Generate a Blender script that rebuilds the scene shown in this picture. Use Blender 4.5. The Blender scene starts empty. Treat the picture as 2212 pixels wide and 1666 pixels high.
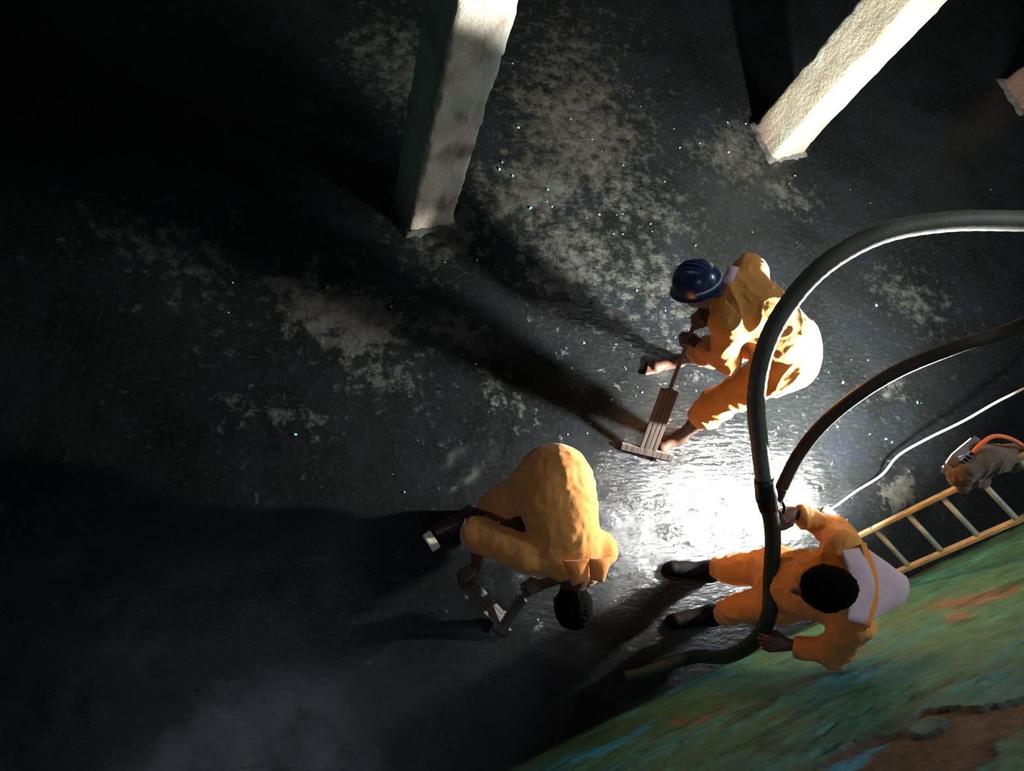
import bpy, bmesh, math, random
import numpy as np
from mathutils import Vector, Matrix

# ------------------------------------------------------------------ camera, light, exposure
S = bpy.context.scene
COL = S.collection
V3 = lambda *a: np.array(a, float)

CAM_H = 4.2
cam_d = bpy.data.cameras.new('camera')
cam_d.sensor_fit = 'HORIZONTAL'; cam_d.sensor_width = 36.0
cam_d.lens = 1640.0 / 2212.0 * 36.0
cam_d.clip_start = 0.02
cam = bpy.data.objects.new('camera', cam_d); COL.objects.link(cam)
_down = V3(-416.0, -577.0, -1640.0); _down /= np.linalg.norm(_down)      # plumb line seen in the lens
_z = -_down
_x = V3(1, 0, 0) - _z[0] * _z; _x /= np.linalg.norm(_x)
_y = np.cross(_z, _x)
RW = np.stack([_x, _y, _z])
mw = Matrix([[*RW[0], 0.0], [*RW[1], 0.0], [*RW[2], CAM_H], [0, 0, 0, 1]])
cam.matrix_world = mw
S.camera = cam

S.view_settings.view_transform = 'Standard'
S.view_settings.look = 'None'
S.view_settings.gamma = 1.0
S.view_settings.use_curve_mapping = False
S.view_settings.exposure = 0.0

LAMP_POWER = 600.0
HATCH_A_POWER = 29.0
HATCH_B_POWER = 135.0

w = bpy.data.worlds.new('world'); S.world = w; w.use_nodes = True
w.node_tree.nodes['Background'].inputs[0].default_value = (0.75, 0.85, 1.0, 1)
w.node_tree.nodes['Background'].inputs[1].default_value = 0.6

WT = V3(0.933, 0.36, 0)                       # along the painted wall
WT /= np.linalg.norm(WT)
WN = V3(-WT[1], WT[0], 0)                     # out of the wall, into the tank
WANG = math.atan2(WT[1], WT[0])
WOFF = -0.871
CEIL = 4.38
HATCH_A = (V3(-0.54, -0.80, CEIL), 0.36)       # small opening close to the painted wall
HATCH_B = (V3(4.25, 1.78, CEIL), 0.90)         # the opening the ladder climbs to


def sky_panel(name, hatch, power, color):
    l = bpy.data.lights.new(name, 'AREA'); l.shape = 'SQUARE'; l.size = hatch[1]
    l.energy = power; l.color = color
    o = bpy.data.objects.new(name, l); COL.objects.link(o)
    o.location = hatch[0] + V3(0, 0, 0.14); o.rotation_euler = (0, 0, WANG)
    return o


sky_panel('hatch_daylight', HATCH_A, HATCH_A_POWER, (0.72, 0.73, 1.0))
sky_panel('hatch_daylight', HATCH_B, HATCH_B_POWER, (0.86, 0.93, 1.0))

LAMP_POS = V3(3.09, 0.97, 1.05)
LAMP_AZ = math.radians(124)
LAMP_EL = math.radians(-26)
LAMP_SPREAD = 172.0

# ------------------------------------------------------------------ helpers
rng = np.random.default_rng(7)
random.seed(7)


def tag(o, label=None, cat=None, group=None, kind=None):
    if label: o['label'] = label
    if cat: o['category'] = cat
    if group: o['group'] = group
    if kind: o['kind'] = kind
    return o


def empty(name, loc=(0, 0, 0), rot=(0, 0, 0)):
    o = bpy.data.objects.new(name, None); COL.objects.link(o)
    o.location = loc; o.rotation_euler = rot
    o.empty_display_size = 0.05
    return o


def link(name, me, mats, parent=None, smooth=True):
    if not isinstance(mats, (list, tuple)): mats = [mats]
    for m in mats: me.materials.append(m)
    if smooth and len(me.polygons):
        me.polygons.foreach_set('use_smooth', np.ones(len(me.polygons), bool))
    o = bpy.data.objects.new(name, me); COL.objects.link(o)
    if parent is not None:
        o.parent = parent
    return o


def raw_mesh(name, verts, faces):
    me = bpy.data.meshes.new(name)
    verts = np.asarray(verts, np.float32)
    if isinstance(faces, np.ndarray) and faces.ndim == 2:
        n, k = faces.shape
        me.vertices.add(len(verts)); me.vertices.foreach_set('co', verts.ravel())
        me.loops.add(n * k); me.loops.foreach_set('vertex_index', faces.astype(np.int32).ravel())
        me.polygons.add(n)
        me.polygons.foreach_set('loop_start', np.arange(0, n * k, k, dtype=np.int32))
        me.polygons.foreach_set('loop_total', np.full(n, k, np.int32))
        me.update(calc_edges=True); me.validate()
    else:
        me.from_pydata([tuple(map(float, v)) for v in verts], [], faces); me.update()
    return me


def bm_mesh(name, bm):
    me = bpy.data.meshes.new(name); bmesh.ops.recalc_face_normals(bm, faces=bm.faces)
    bm.to_mesh(me); bm.free(); return me


def box_bm(bm, c, size, rot=None, bevel=0.0):
    m = Matrix.Translation(Vector(c)) @ (rot.to_4x4() if rot else Matrix()) @ Matrix.Diagonal((*size, 1))
    r = bmesh.ops.create_cube(bm, size=1.0, matrix=m)
    if bevel:
        es = list({e for v in r['verts'] for e in v.link_edges})
        bmesh.ops.bevel(bm, geom=es, offset=bevel, segments=2, affect='EDGES', profile=0.6)


def frame_of(d):
    d = np.asarray(d, float); d = d / np.linalg.norm(d)
    a = V3(0, 0, 1) if abs(d[2]) < 0.9 else V3(1, 0, 0)
    x = np.cross(a, d); x /= np.linalg.norm(x)
    return x, np.cross(d, x), d


def smooth_path(pts, n):
    pts = np.asarray(pts, float)
    P = np.vstack([2 * pts[0] - pts[1], pts, 2 * pts[-1] - pts[-2]])
    out = []
    k = len(pts) - 1
    for i in range(k):
        p0, p1, p2, p3 = P[i], P[i + 1], P[i + 2], P[i + 3]
        for t in np.linspace(0, 1, n, endpoint=False):
            out.append(0.5 * ((2 * p1) + (-p0 + p2) * t + (2 * p0 - 5 * p1 + 4 * p2 - p3) * t * t + (-p0 + 3 * p1 - 3 * p2 + p3) * t ** 3))
    out.append(pts[-1])
    return np.array(out)


def tube_data(path, rad, seg=16, flat=None):
    path = np.asarray(path, float); n = len(path)
    rad = np.broadcast_to(np.asarray(rad, float), (n,))
    T = np.gradient(path, axis=0); T /= np.linalg.norm(T, axis=1)[:, None]
    x, y, _ = frame_of(T[0]); vs = []
    for i in range(n):
        x = x - T[i] * (x @ T[i]); x /= np.linalg.norm(x); y = np.cross(T[i], x)
        a = np.arange(seg) * 2 * math.pi / seg
        vs.append(path[i] + rad[i] * (np.cos(a)[:, None] * x + np.sin(a)[:, None] * y))
    vs = np.vstack(vs)
    fs = []
    for i in range(n - 1):
        for j in range(seg):
            a, b = i * seg + j, i * seg + (j + 1) % seg
            fs.append((a, b, b + seg, a + seg))
    fs.append(tuple(range(seg - 1, -1, -1))); fs.append(tuple(range((n - 1) * seg, n * seg)))
    return vs, fs


def tube(name, path, rad, mat, parent=None, seg=16):
    v, f = tube_data(path, rad, seg)
    return link(name, raw_mesh(name, v, f), mat, parent)


# value noise on a lattice (numpy), used for real relief
_LAT = rng.random((64, 64, 64)).astype(np.float32) * 2 - 1


def vnoise(p, freq):
    q = np.asarray(p, np.float32) * np.asarray(freq, np.float32) + 1000.5
    i = np.floor(q).astype(np.int64); f = q - i; f = f * f * (3 - 2 * f)
    i0 = i & 63; i1 = (i + 1) & 63
    x0, y0, z0 = i0.T; x1, y1, z1 = i1.T; fx, fy, fz = f.T
    c = lambda a, b, d: _LAT[a, b, d]
    return (((c(x0, y0, z0) * (1 - fx) + c(x1, y0, z0) * fx) * (1 - fy) + (c(x0, y1, z0) * (1 - fx) + c(x1, y1, z0) * fx) * fy) * (1 - fz)
            + ((c(x0, y0, z1) * (1 - fx) + c(x1, y0, z1) * fx) * (1 - fy) + (c(x0, y1, z1) * (1 - fx) + c(x1, y1, z1) * fx) * fy) * fz)


def fbm(p, freq, oct=4, gain=0.5):
    s = 0; a = 1.0; f = np.asarray(freq, float)
    for _ in range(oct):
        s = s + a * vnoise(p, f); a *= gain; f = f * 2.03
    return s


# ------------------------------------------------------------------ materials
class NT:
    def __init__(self, name):
        self.m = bpy.data.materials.new(name); self.m.use_nodes = True
        self.t = self.m.node_tree; self.b = self.t.nodes['Principled BSDF']

    def n(self, kind, **kw):
        nd = self.t.nodes.new(kind)
        for k, v in kw.items():
            if k == 'inp':
                for a, b in v.items():
                    if hasattr(b, 'is_output'): self.t.links.new(b, nd.inputs[a])
                    else: nd.inputs[a].default_value = b
            else: setattr(nd, k, v)
        return nd

    def set(self, **kw):
        for k, v in kw.items():
            s = self.b.inputs[k.replace('_', ' ')]
            if hasattr(v, 'is_output'): self.t.links.new(v, s)
            else: s.default_value = v

    def coord(self): return self.n('ShaderNodeTexCoord').outputs['Object']

    def noise(self, vec, scale, detail=4, rough=0.55, dist=0.0):
        return self.n('ShaderNodeTexNoise', inp={'Vector': vec, 'Scale': scale, 'Detail': detail, 'Roughness': rough, 'Distortion': dist}).outputs['Fac']

    def ramp(self, fac, stops):
        r = self.n('ShaderNodeValToRGB', inp={'Fac': fac})
        e = r.color_ramp.elements
        while len(e) < len(stops): e.new(0.5)
        for i, (p, c) in enumerate(stops):
            e[i].position = p
            e[i].color = (c, c, c, 1) if isinstance(c, (int, float)) else (*c, 1)
        return r.outputs['Color']

    def mix(self, fac, a, b, mode='MIX'):
        nd = self.n('ShaderNodeMix', data_type='RGBA', blend_type=mode)
        for s, v in ((nd.inputs[0], fac), (nd.inputs[6], a), (nd.inputs[7], b)):
            if hasattr(v, 'is_output'): self.t.links.new(v, s)
            elif isinstance(v, (int, float)): s.default_value = v
            else: s.default_value = (*v, 1)
        return nd.outputs[2]

    def math(self, op, a, b=0.0):
        nd = self.n('ShaderNodeMath', operation=op)
        for s, v in ((nd.inputs[0], a), (nd.inputs[1], b)):
            if hasattr(v, 'is_output'): self.t.links.new(v, s)
            else: s.default_value = v
        return nd.outputs[0]

    def bump(self, h, dist=0.01, strength=1.0):
        self.t.links.new(self.n('ShaderNodeBump', inp={'Height': h, 'Distance': dist, 'Strength': strength}).outputs[0], self.b.inputs['Normal'])

    def attr(self, name): return self.n('ShaderNodeAttribute', attribute_name=name)


def simple(name, col, rough=0.6, var=0.15, scale=12, metallic=0.0, bump=0.0, bscale=80, coat=0.0, spec=0.5):
    t = NT(name); c = t.coord()
    n = t.noise(c, scale, 5)
    a = tuple(x * (1 - var) for x in col); b = tuple(min(1, x * (1 + var)) for x in col)
    t.set(Base_Color=t.mix(t.ramp(n, [(0.3, 0.0), (0.7, 1.0)]), a, b), Roughness=rough, Metallic=metallic)
    t.b.inputs['Coat Weight'].default_value = coat
    t.b.inputs['Specular IOR Level'].default_value = spec
    if bump: t.bump(t.noise(c, bscale, 4), bump)
    return t.m


def cloth_mat(name, col, dirt=(0.30, 0.12, 0.03), amount=0.35):
    t = NT(name); c = t.coord()
    n1 = t.noise(c, 5.0, 5, 0.6, 0.4)
    n2 = t.noise(c, 26.0, 4)
    base = t.mix(t.ramp(n2, [(0.3, 0.0), (0.75, 1.0)]), tuple(x * 0.88 for x in col), col)
    base = t.mix(t.math('MULTIPLY', t.ramp(n1, [(0.52, 0.0), (0.75, 1.0)]), amount), base, dirt)
    t.set(Base_Color=base, Roughness=0.85)
    t.b.inputs['Specular IOR Level'].default_value = 0.2
    t.b.inputs['Sheen Weight'].default_value = 0.15
    wv = t.noise(c, 380.0, 2)
    t.bump(t.math('ADD', t.math('MULTIPLY', wv, 0.12), t.noise(c, 30.0, 4)), 0.006, 0.6)
    return t.m


M = {}
M['orange'] = cloth_mat('orange_cloth', (0.66, 0.28, 0.065))
M['orange_red'] = cloth_mat('deep_orange_cloth', (0.66, 0.23, 0.05))
M['lilac'] = cloth_mat('lilac_lining', (0.50, 0.375, 0.42), (0.40, 0.30, 0.38), 0.2)
M['skin'] = simple('brown_skin', (0.085, 0.040, 0.025), 0.45, 0.15, 30, bump=0.0015, bscale=160)
M['hair'] = simple('black_hair', (0.0018, 0.0014, 0.0014), 0.9, 0.3, 60, bump=0.004, bscale=220, spec=0.05)
M['eye_white'] = simple('eye_white', (0.6, 0.57, 0.5), 0.2)
M['iris'] = simple('dark_iris', (0.01, 0.006, 0.004), 0.15)
M['maroon'] = simple('maroon_rubber', (0.045, 0.008, 0.014), 0.5, 0.25, 14)
M['black_rubber'] = simple('black_rubber', (0.004, 0.004, 0.0045), 0.6, 0.3, 14, spec=0.15)
M['helmet'] = simple('blue_plastic', (0.008, 0.022, 0.080), 0.30, 0.25, 10, coat=0.3)
M['helmet_band'] = simple('pale_plastic_band', (0.35, 0.42, 0.55), 0.5)
M['hose_green'] = simple('green_hose_rubber', (0.012, 0.028, 0.017), 0.55, 0.3, 9, bump=0.002, bscale=60, spec=0.3)
M['hose_olive'] = simple('olive_hose_rubber', (0.075, 0.075, 0.058), 0.6, 0.25, 9, bump=0.002, bscale=60, spec=0.3)
M['hose_brown'] = simple('brown_hose_rubber', (0.030, 0.018, 0.012), 0.5, 0.3, 9, bump=0.002, bscale=60, spec=0.3)
M['clamp'] = simple('dark_steel', (0.02, 0.02, 0.02), 0.45, 0.3, 20, metallic=0.6)
M['cable'] = simple('white_cable_sheath', (0.62, 0.62, 0.66), 0.4)
M['wood_rail'] = simple('yellow_painted_steel', (0.42, 0.36, 0.20), 0.45, 0.35, 9, bump=0.002, bscale=40)
M['rung'] = simple('grey_green_steel', (0.30, 0.34, 0.29), 0.5, 0.25, 14, bump=0.002, bscale=60)
M['wood'] = None
M['rag'] = cloth_mat('brown_rag', (0.085, 0.055, 0.038), (0.16, 0.13, 0.08), 0.7)
M['rope'] = simple('orange_rope', (0.62, 0.14, 0.04), 0.8, 0.2, 60, bump=0.003, bscale=200)
M['red_cloth'] = cloth_mat('red_cloth', (0.55, 0.05, 0.02), (0.2, 0.02, 0.02), 0.3)
M['cyan_chip'] = simple('cyan_paint_chip', (0.16, 0.62, 0.68), 0.35)
M['pale_chip'] = simple('pale_cement_chip', (0.62, 0.64, 0.60), 0.4)
M['ivory'] = simple('ivory_plastic', (0.62, 0.58, 0.40), 0.5)
M['white_plastic'] = simple('white_plastic', (0.70, 0.76, 0.82), 0.35)
M['lamp_case'] = simple('grey_cast_metal', (0.10, 0.10, 0.11), 0.5, metallic=0.4)
M['bright_steel'] = simple('bright_steel', (0.75, 0.76, 0.78), 0.25, metallic=0.9)
M['plain_concrete'] = simple('dark_tank_concrete', (0.05, 0.06, 0.055), 0.8, 0.4, 4, bump=0.01, bscale=30)


def wood_mat():
    t = NT('weathered_board'); c = t.coord()
    mp = t.n('ShaderNodeMapping', inp={'Vector': c, 'Scale': (60, 60, 3.0)}).outputs[0]
    n = t.noise(mp, 1.0, 6, 0.6)
    t.set(Base_Color=t.ramp(n, [(0.25, (0.035, 0.026, 0.022)), (0.5, (0.085, 0.066, 0.057)), (0.75, (0.13, 0.105, 0.095))]), Roughness=0.7)
    t.bump(n, 0.003)
    return t.m


M['wood'] = wood_mat()


def emissive(name, col, strength):
    t = NT(name); t.set(Base_Color=(0.9, 0.9, 0.9, 1)); t.b.inputs['Emission Color'].default_value = (*col, 1)
    t.b.inputs['Emission Strength'].default_value = strength
    return t.m


M['lens'] = emissive('lit_lamp_lens', (1, 1, 0.96), 30.0)


def floor_mat():
    t = NT('wet_stained_concrete'); c = t.coord()
    res = t.attr('stain').outputs['Color']
    sep = t.n('ShaderNodeSeparateColor', inp={0: res})
    amt, tint, ring = sep.outputs[0], sep.outputs[1], sep.outputs[2]
    fine = t.noise(c, 11.0, 10, 0.72, 0.0)
    crumbs = t.noise(c, 34.0, 6, 0.65, 0.0)
    big = t.noise(c, 1.3, 5, 0.6)
    dark = t.mix(t.ramp(big, [(0.35, 0.0), (0.65, 1.0)]), (0.004, 0.0048, 0.0048), (0.008, 0.0095, 0.0095))
    dark = t.mix(t.math('MULTIPLY', t.ramp(t.noise(c, 2.6, 4), [(0.5, 0.0), (0.7, 1.0)]), 0.6), dark, (0.006, 0.0075, 0.012))
    dark = t.mix(t.math('MULTIPLY', t.ramp(crumbs, [(0.52, 0.0), (0.68, 1.0)]), 0.55), dark, (0.018, 0.021, 0.020))
    thr = t.math('ADD', t.math('MULTIPLY', fine, 1.1), t.math('MULTIPLY', amt, 0.33))
    m = t.ramp(thr, [(0.70, 0.0), (0.92, 1.0)])
    scum = t.mix(tint, (0.044, 0.049, 0.040), (0.056, 0.049, 0.038))
    scum = t.mix(t.ramp(crumbs, [(0.3, 0.7), (0.6, 0.0)]), scum, (0.02, 0.024, 0.02))
    m2 = t.math('MAXIMUM', t.math('MULTIPLY', m, 0.85), t.math('MULTIPLY', ring, 0.8))
    col = t.mix(m2, dark, scum)
    wet = t.ramp(t.noise(c, 3.1, 5, 0.6), [(0.35, 0.045), (0.7, 0.12)])
    t.set(Base_Color=col, Roughness=t.mix(m2, wet, (0.75, 0.75, 0.75)))
    film = t.attr('film').outputs['Color']
    t.set(Specular_IOR_Level=t.math('ADD', 0.10, t.math('MULTIPLY', film, t.ramp(t.noise(c, 4.0, 6, 0.65), [(0.34, 0.15), (0.56, 0.48)]))))
    mp = t.n('ShaderNodeMapping', inp={'Vector': c, 'Rotation': (0, 0, -WANG), 'Scale': (15, 44, 30)}).outputs[0]
    ripples = t.noise(mp, 1.0, 3, 0.5)
    h = t.math('ADD', t.math('MULTIPLY', ripples, t.math('MULTIPLY', film, 0.65)), t.math('MULTIPLY', fine, 0.8))
    h = t.math('ADD', h, t.math('MULTIPLY', m, 0.25))
    t.bump(h, 0.008, 0.8)
    return t.m


M['floor'] = floor_mat()


def vcol_mat(name, rough=0.7, bdist=0.006, bscale=45, spec=0.35, vary=0.35, nscale=(9, 9, 9)):
    t = NT(name); c = t.coord()
    v = t.attr('paint').outputs['Color']
    mp = t.n('ShaderNodeMapping', inp={'Vector': c, 'Scale': nscale}).outputs[0]
    n = t.noise(mp, 1.0, 7, 0.65)
    k = t.ramp(n, [(0.25, 1 - vary), (0.75, 1 + vary * 0.6)])
    t.set(Base_Color=t.mix(1.0, v, k, 'MULTIPLY'), Roughness=rough)
    t.b.inputs['Specular IOR Level'].default_value = spec
    t.bump(t.noise(c, bscale, 6, 0.65), bdist)
    return t.m


M['wall'] = vcol_mat('peeling_green_wall', nscale=(9, 9, 9), rough=0.65)
M['column'] = vcol_mat('stained_column_plaster', nscale=(14, 14, 5), vary=0.25, bdist=0.012, bscale=40)


def set_attr(me, name, rgb):
    a = me.color_attributes.new(name, 'FLOAT_COLOR', 'POINT')
    d = np.ones((len(me.vertices), 4), np.float32); d[:, :3] = rgb
    a.data.foreach_set('color', d.ravel())


def grid_faces(nu, nv):
    i, j = np.meshgrid(np.arange(nu - 1), np.arange(nv - 1), indexing='ij')
    a = (i * nv + j).ravel()
    return np.stack([a, a + nv, a + nv + 1, a + 1], 1)


def sstep(a, b, x):
    t = np.clip((x - a) / (b - a), 0, 1); return t * t * (3 - 2 * t)


# ------------------------------------------------------------------ the tank: floor, walls, ceiling, columns
def build_floor():
    xs = np.concatenate([np.arange(-5.0, -2.4, 0.3), np.arange(-2.4, 6.6, 0.035), np.arange(6.6, 9.1, 0.3)])
    ys = np.concatenate([np.arange(-3.2, -1.0, 0.3), np.arange(-1.0, 6.2, 0.035), np.arange(6.2, 9.1, 0.3)])
    X, Y = np.meshgrid(xs, ys, indexing='ij')
    p = np.stack([X.ravel(), Y.ravel(), 0 * X.ravel()], 1)
    z = 0.010 * fbm(p, (1.7, 1.7, 1), 3) + 0.003 * fbm(p + 5, (9, 9, 1), 3)
    # residue: patches of dried slurry (centre, radii, angle, amount, warmth)
    patches = [(1.50, 3.45, .55, .75, .3, .95, .9), (1.15, 2.88, .50, .35, .2, 1.0, .7), (1.49, 2.42, .40, .50, .4, .7, .5), (1.75, 2.95, .5, .3, -.4, .7, .2),
               (0.02, 1.90, .42, .20, -.25, 1.05, 1.), (0.66, 1.80, .35, .15, -.5, .8, .3), (-0.32, 1.25, .30, .14, -.3, .5, .2), (0.30, 3.75, .40, .55, .2, .75, .2),
               (4.00, 2.45, .45, .22, -.7, .6, .3), (1.90, 2.25, .35, .5, .3, .55, .2), (-1.05, 2.1, .6, .3, -.3, .55, .2), (2.75, 3.50, .45, .30, .5, .8, .6),
               (3.60, .98, .14, .10, 0, 1.1, 1.), (3.10, 3.25, .30, .22, 0, .75, .5), (1.45, 4.1, .5, .6, 0, .6, .9), (0.25, 1.55, .30, .12, -.6, .6, .1), (2.1, 2.9, .30, .35, 0, .6, .2),
               (0.45, 2.55, .36, .36, 0.37, .7, .5), (0.95, 1.45, .3, .12, -.8, .45, .1), (3.62, 1.75, .2, .12, .4, .5, .1), (1.9, .75, .8, .35, .3, .25, .1)]
    amt = np.zeros(len(p)); tint = np.zeros(len(p)); wsum = np.full(len(p), 1e-3)
    wx = 0.16 * fbm(p, (2.2, 2.2, 1), 4); wy = 0.16 * fbm(p + 31, (2.2, 2.2, 1), 4)
    for cx, cy, a, b, an, k, tt in patches:
        dx = p[:, 0] + wx - cx; dy = p[:, 1] + wy - cy
        u = (dx * math.cos(an) + dy * math.sin(an)) / a; v = (-dx * math.sin(an) + dy * math.cos(an)) / b
        g = np.exp(-(u * u + v * v) * 1.1)
        amt = np.maximum(amt, g * k); tint += g * tt; wsum += g
    rr = np.hypot(p[:, 0] - 0.72 + wx * .1, p[:, 1] - 1.0 + wy * .1); ang = np.arctan2(p[:, 1] - 1.0, p[:, 0] - 0.72)
    ring = np.exp(-((rr - 0.085) / 0.016) ** 2) * sstep(-0.55, 0.1, np.cos(2 * (ang - 2.4)) + 0.4 * vnoise(p, (9, 9, 1)))
    p[:, 2] = z + 0.006 * amt * np.maximum(0, fbm(p, (14, 14, 1), 3))
    # the mounds of mortar round the foot of each column
    me = raw_mesh('floor', p, grid_faces(len(xs), len(ys)))
    set_attr(me, 'stain', np.stack([np.clip(amt + 0.10, 0, 1), np.clip(tint / wsum, 0, 1), ring * 0.9], 1))
    # where a film of water still stands
    film = np.full(len(p), 0.18)
    for cx, cy, a, b, an in ((-0.30, -0.48, .62, .42, .3), (2.35, .85, 1.25, 1.0, .2), (1.35, .15, .40, .25, -.6), (1.75, 2.2, .8, .9, 0), (3.5, 1.7, .8, .8, .3)):
        dx = p[:, 0] + wx - cx; dy = p[:, 1] + wy - cy
        u = (dx * math.cos(an) + dy * math.sin(an)) / a; v = (-dx * math.sin(an) + dy * math.cos(an)) / b
        film = np.maximum(film, sstep(1.35, .5, np.hypot(u, v)))
    set_attr(me, 'film', np.repeat(film[:, None], 3, 1))
    tag(link('floor', me, M['floor']), 'wet dark concrete tank floor blotched with pale dried slurry', kind='structure')


build_floor()


def poly_mask(px, pz, poly, soft):
    """signed distance to a polygon, >0 inside"""
    poly = np.asarray(poly); n = len(poly); d = np.full(px.shape, 1e9); ins = np.zeros(px.shape, bool)
    for i in range(n):
        a, b = poly[i], poly[(i + 1) % n]; e = b - a
        wx, wz = px - a[0], pz - a[1]
        t = np.clip((wx * e[0] + wz * e[1]) / (e @ e), 0, 1)
        d = np.minimum(d, (wx - t * e[0]) ** 2 + (wz - t * e[1]) ** 2)
        c = ((a[1] > pz) != (b[1] > pz)) & (px < (b[0] - a[0]) * (pz - a[1]) / (b[1] - a[1] + 1e-12) + a[0])
        ins ^= c
    d = np.sqrt(d)
    return np.where(ins, d, -d)


def build_wall_south():
    ts = np.concatenate([np.arange(-5, -0.4, 0.4), np.arange(-0.4, 4.8, 0.011), np.arange(4.8, 9.0, 0.4)])
    zs = np.concatenate([np.arange(0, 2.7, 0.010), np.arange(2.7, CEIL + 0.01, 0.14)])
    T, Z = np.meshgrid(ts, zs, indexing='ij'); t = T.ravel(); z = Z.ravel()
    p = np.stack([t, z, 0 * t], 1)
    wt = 0.05 * fbm(p, (3, 3, 1), 5, 0.6); wz = 0.05 * fbm(p + 17, (3, 3, 1), 5, 0.6)
    n1 = fbm(p + 3, (2.2, 5.0, 1), 4); n2 = fbm(p + 9, (6, 14, 1), 4); n3 = fbm(p + 21, (30, 40, 1), 3)
    # paint: green over teal over sky blue, streaked along the old water lines
    g = np.array([0.090, 0.245, 0.145]); teal = np.array([0.055, 0.25, 0.235]); blue = np.array([0.06, 0.46, 0.68]); pale = np.array([0.13, 0.44, 0.31])
    och = np.array([0.27, 0.175, 0.095]); brown = np.array([0.11, 0.088, 0.068]); moss_and_shade = np.array([0.022, 0.040, 0.026])
    L = lambda a, b, k: a * (1 - k[:, None]) + b * k[:, None]
    c = np.tile(g, (len(t), 1))
    c = L(c, teal, sstep(-0.25, 0.6, n1 + 0.35 * n2 + 0.5 * sstep(1.25, 2.0, z)))
    c = L(c, np.array([0.11, 0.175, 0.085]), sstep(0.35, 0.9, fbm(p + 40, (1.5, 6, 1), 3)) * 0.8)
    band = np.exp(-((z - (0.20 + 0.10 * (t - 2.6)) + wz) / 0.12) ** 2) * sstep(1.9, 2.7, t)
    c = L(c, pale, band * 0.9)

    def blob(ct, cz, rt, rz, sharp=1.6):
        q = np.hypot((t + wt * 1.6 - ct) / rt, (z + wz * 2.4 - cz) / rz)
        return sstep(1.25, 1.25 - 1 / sharp, q + 0.25 * n2)
    c = L(c, blue, blob(1.10, 0.45, 0.36, 0.075, 1.2) * 0.95)
    c = L(c, blue, blob(1.02, 0.40, 0.25, 0.04, 1.2) * 0.4)
    c = L(c, blue, blob(1.95, 1.27, 0.16, 0.09, 1.2) * 0.45)
    c = L(c, pale, blob(1.85, 2.0, 0.13, 0.10, 1.2) * 0.0)
    # scaled patches of bare render
    bare = np.maximum.reduce([blob(2.93, 1.02, 0.15, 0.20) * (z > 0.5), blob(2.66, 1.20, 0.09, 0.09), blob(1.52, 0.80, 0.11, 0.055), blob(1.43, 0.68, 0.05, 0.05)])
    c = L(c, och, bare * 0.85)
    big = np.array([(1.30, 1.86), (1.37, 1.80), (1.52, 1.76), (1.56, 1.83), (1.59, 1.91), (1.67, 1.87), (1.72, 1.85), (1.76, 1.88), (1.79, 1.97), (1.78, 2.08), (1.84, 2.12), (2.05, 2.18), (2.3, 2.45),
                    (1.71, 2.32), (1.62, 2.30), (1.52, 2.35), (1.44, 2.36), (1.30, 2.40), (1.28, 2.1)])
    d = poly_mask(t + wt * 0.7, z + wz * 0.9, big, 0)
    isl = np.hypot((t + wt * 0.5 - 1.645) / 0.075, (z + wz * 0.6 - 1.97) / 0.085)
    d = np.where(isl < 1.0, -np.abs(1 - isl) * 0.06 - 0.002, d)
    tongue = poly_mask(t + wt * 0.5, z + wz * 0.7, [(1.95, 2.25), (1.74, 2.29), (1.60, 2.29), (1.52, 2.36), (1.6, 2.40), (1.75, 2.36), (1.95, 2.36)], 0)
    d = np.where(tongue > 0, -tongue, d)
    small = [(1.83, 1.72, .05, .018), (2.02, 1.80, .05, .02), (1.93, 1.95, .06, .02), (1.70, 1.62, .05, .012), (1.97, 1.86, .09, .014), (2.05, 1.93, .05, .02), (1.55, 1.60, .06, .010), (1.90, 1.62, .05, .012),
             (1.40, 1.75, .05, .035), (2.2, 1.4, .04, .012), (1.2, .62, .05, .014), (2.35, 1.75, .07, .014)]
    dent = np.zeros(len(t))
    for ct, cz, rt, rz in small:
        dent = np.maximum(dent, sstep(1.2, 0.5, np.hypot((t + wt * 0.5 - ct) / rt, (z + wz * 0.5 - cz) / rz)))
    d = d + 0.012 * n2 + 0.012 * n3
    peel = sstep(0.0, 0.007, d)
    c = L(c, brown * 1.0, peel)
    c = L(c, brown * 0.55, peel * sstep(0.3, 0.8, fbm(p + 60, (5, 7, 1), 4)) * 0.6)
    nearedge = np.exp(-(np.maximum(-d, 0) / 0.05) ** 2) * (1 - peel)
    c = L(c, np.array([0.085, 0.15, 0.135]), nearedge * 0.6)
    c = L(c, blue * 0.95, blob(1.36, 1.87, 0.075, 0.05, 2.0) * (0.9) * (1 - 0 * peel))
    c = L(c, moss_and_shade, sstep(0.11, 0.0, z + 0.5 * wz) * 0.7)  # shade along the foot of the wall, painted into its colour
    c = L(c, moss_and_shade, sstep(0.25, 0.8, fbm(p + 77, (4, 10, 1), 4)) * 0.55 * (1 - peel))
    c = np.clip(c * (1 + 0.22 * n3[:, None] + 0.18 * n2[:, None]), 0.004, 1)
    lip = np.exp(-np.maximum(-d, 0) / 0.018) * (1 - peel) * np.maximum(0, 0.006 + 0.008 * n1)
    h = -0.009 * peel - 0.012 * dent + lip - 0.006 * bare + 0.006 * n1 + 0.0022 * n3 + 0.004 * n2
    pos = WN * WOFF + t[:, None] * WT + z[:, None] * V3(0, 0, 1) + h[:, None] * WN
    pos[:, 2] -= 0.02 * (z < 0.001)
    me = raw_mesh('wall_south', pos, grid_faces(len(ts), len(zs)))
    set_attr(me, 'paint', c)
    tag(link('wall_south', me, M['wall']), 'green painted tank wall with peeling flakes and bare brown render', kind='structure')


build_wall_south()


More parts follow.
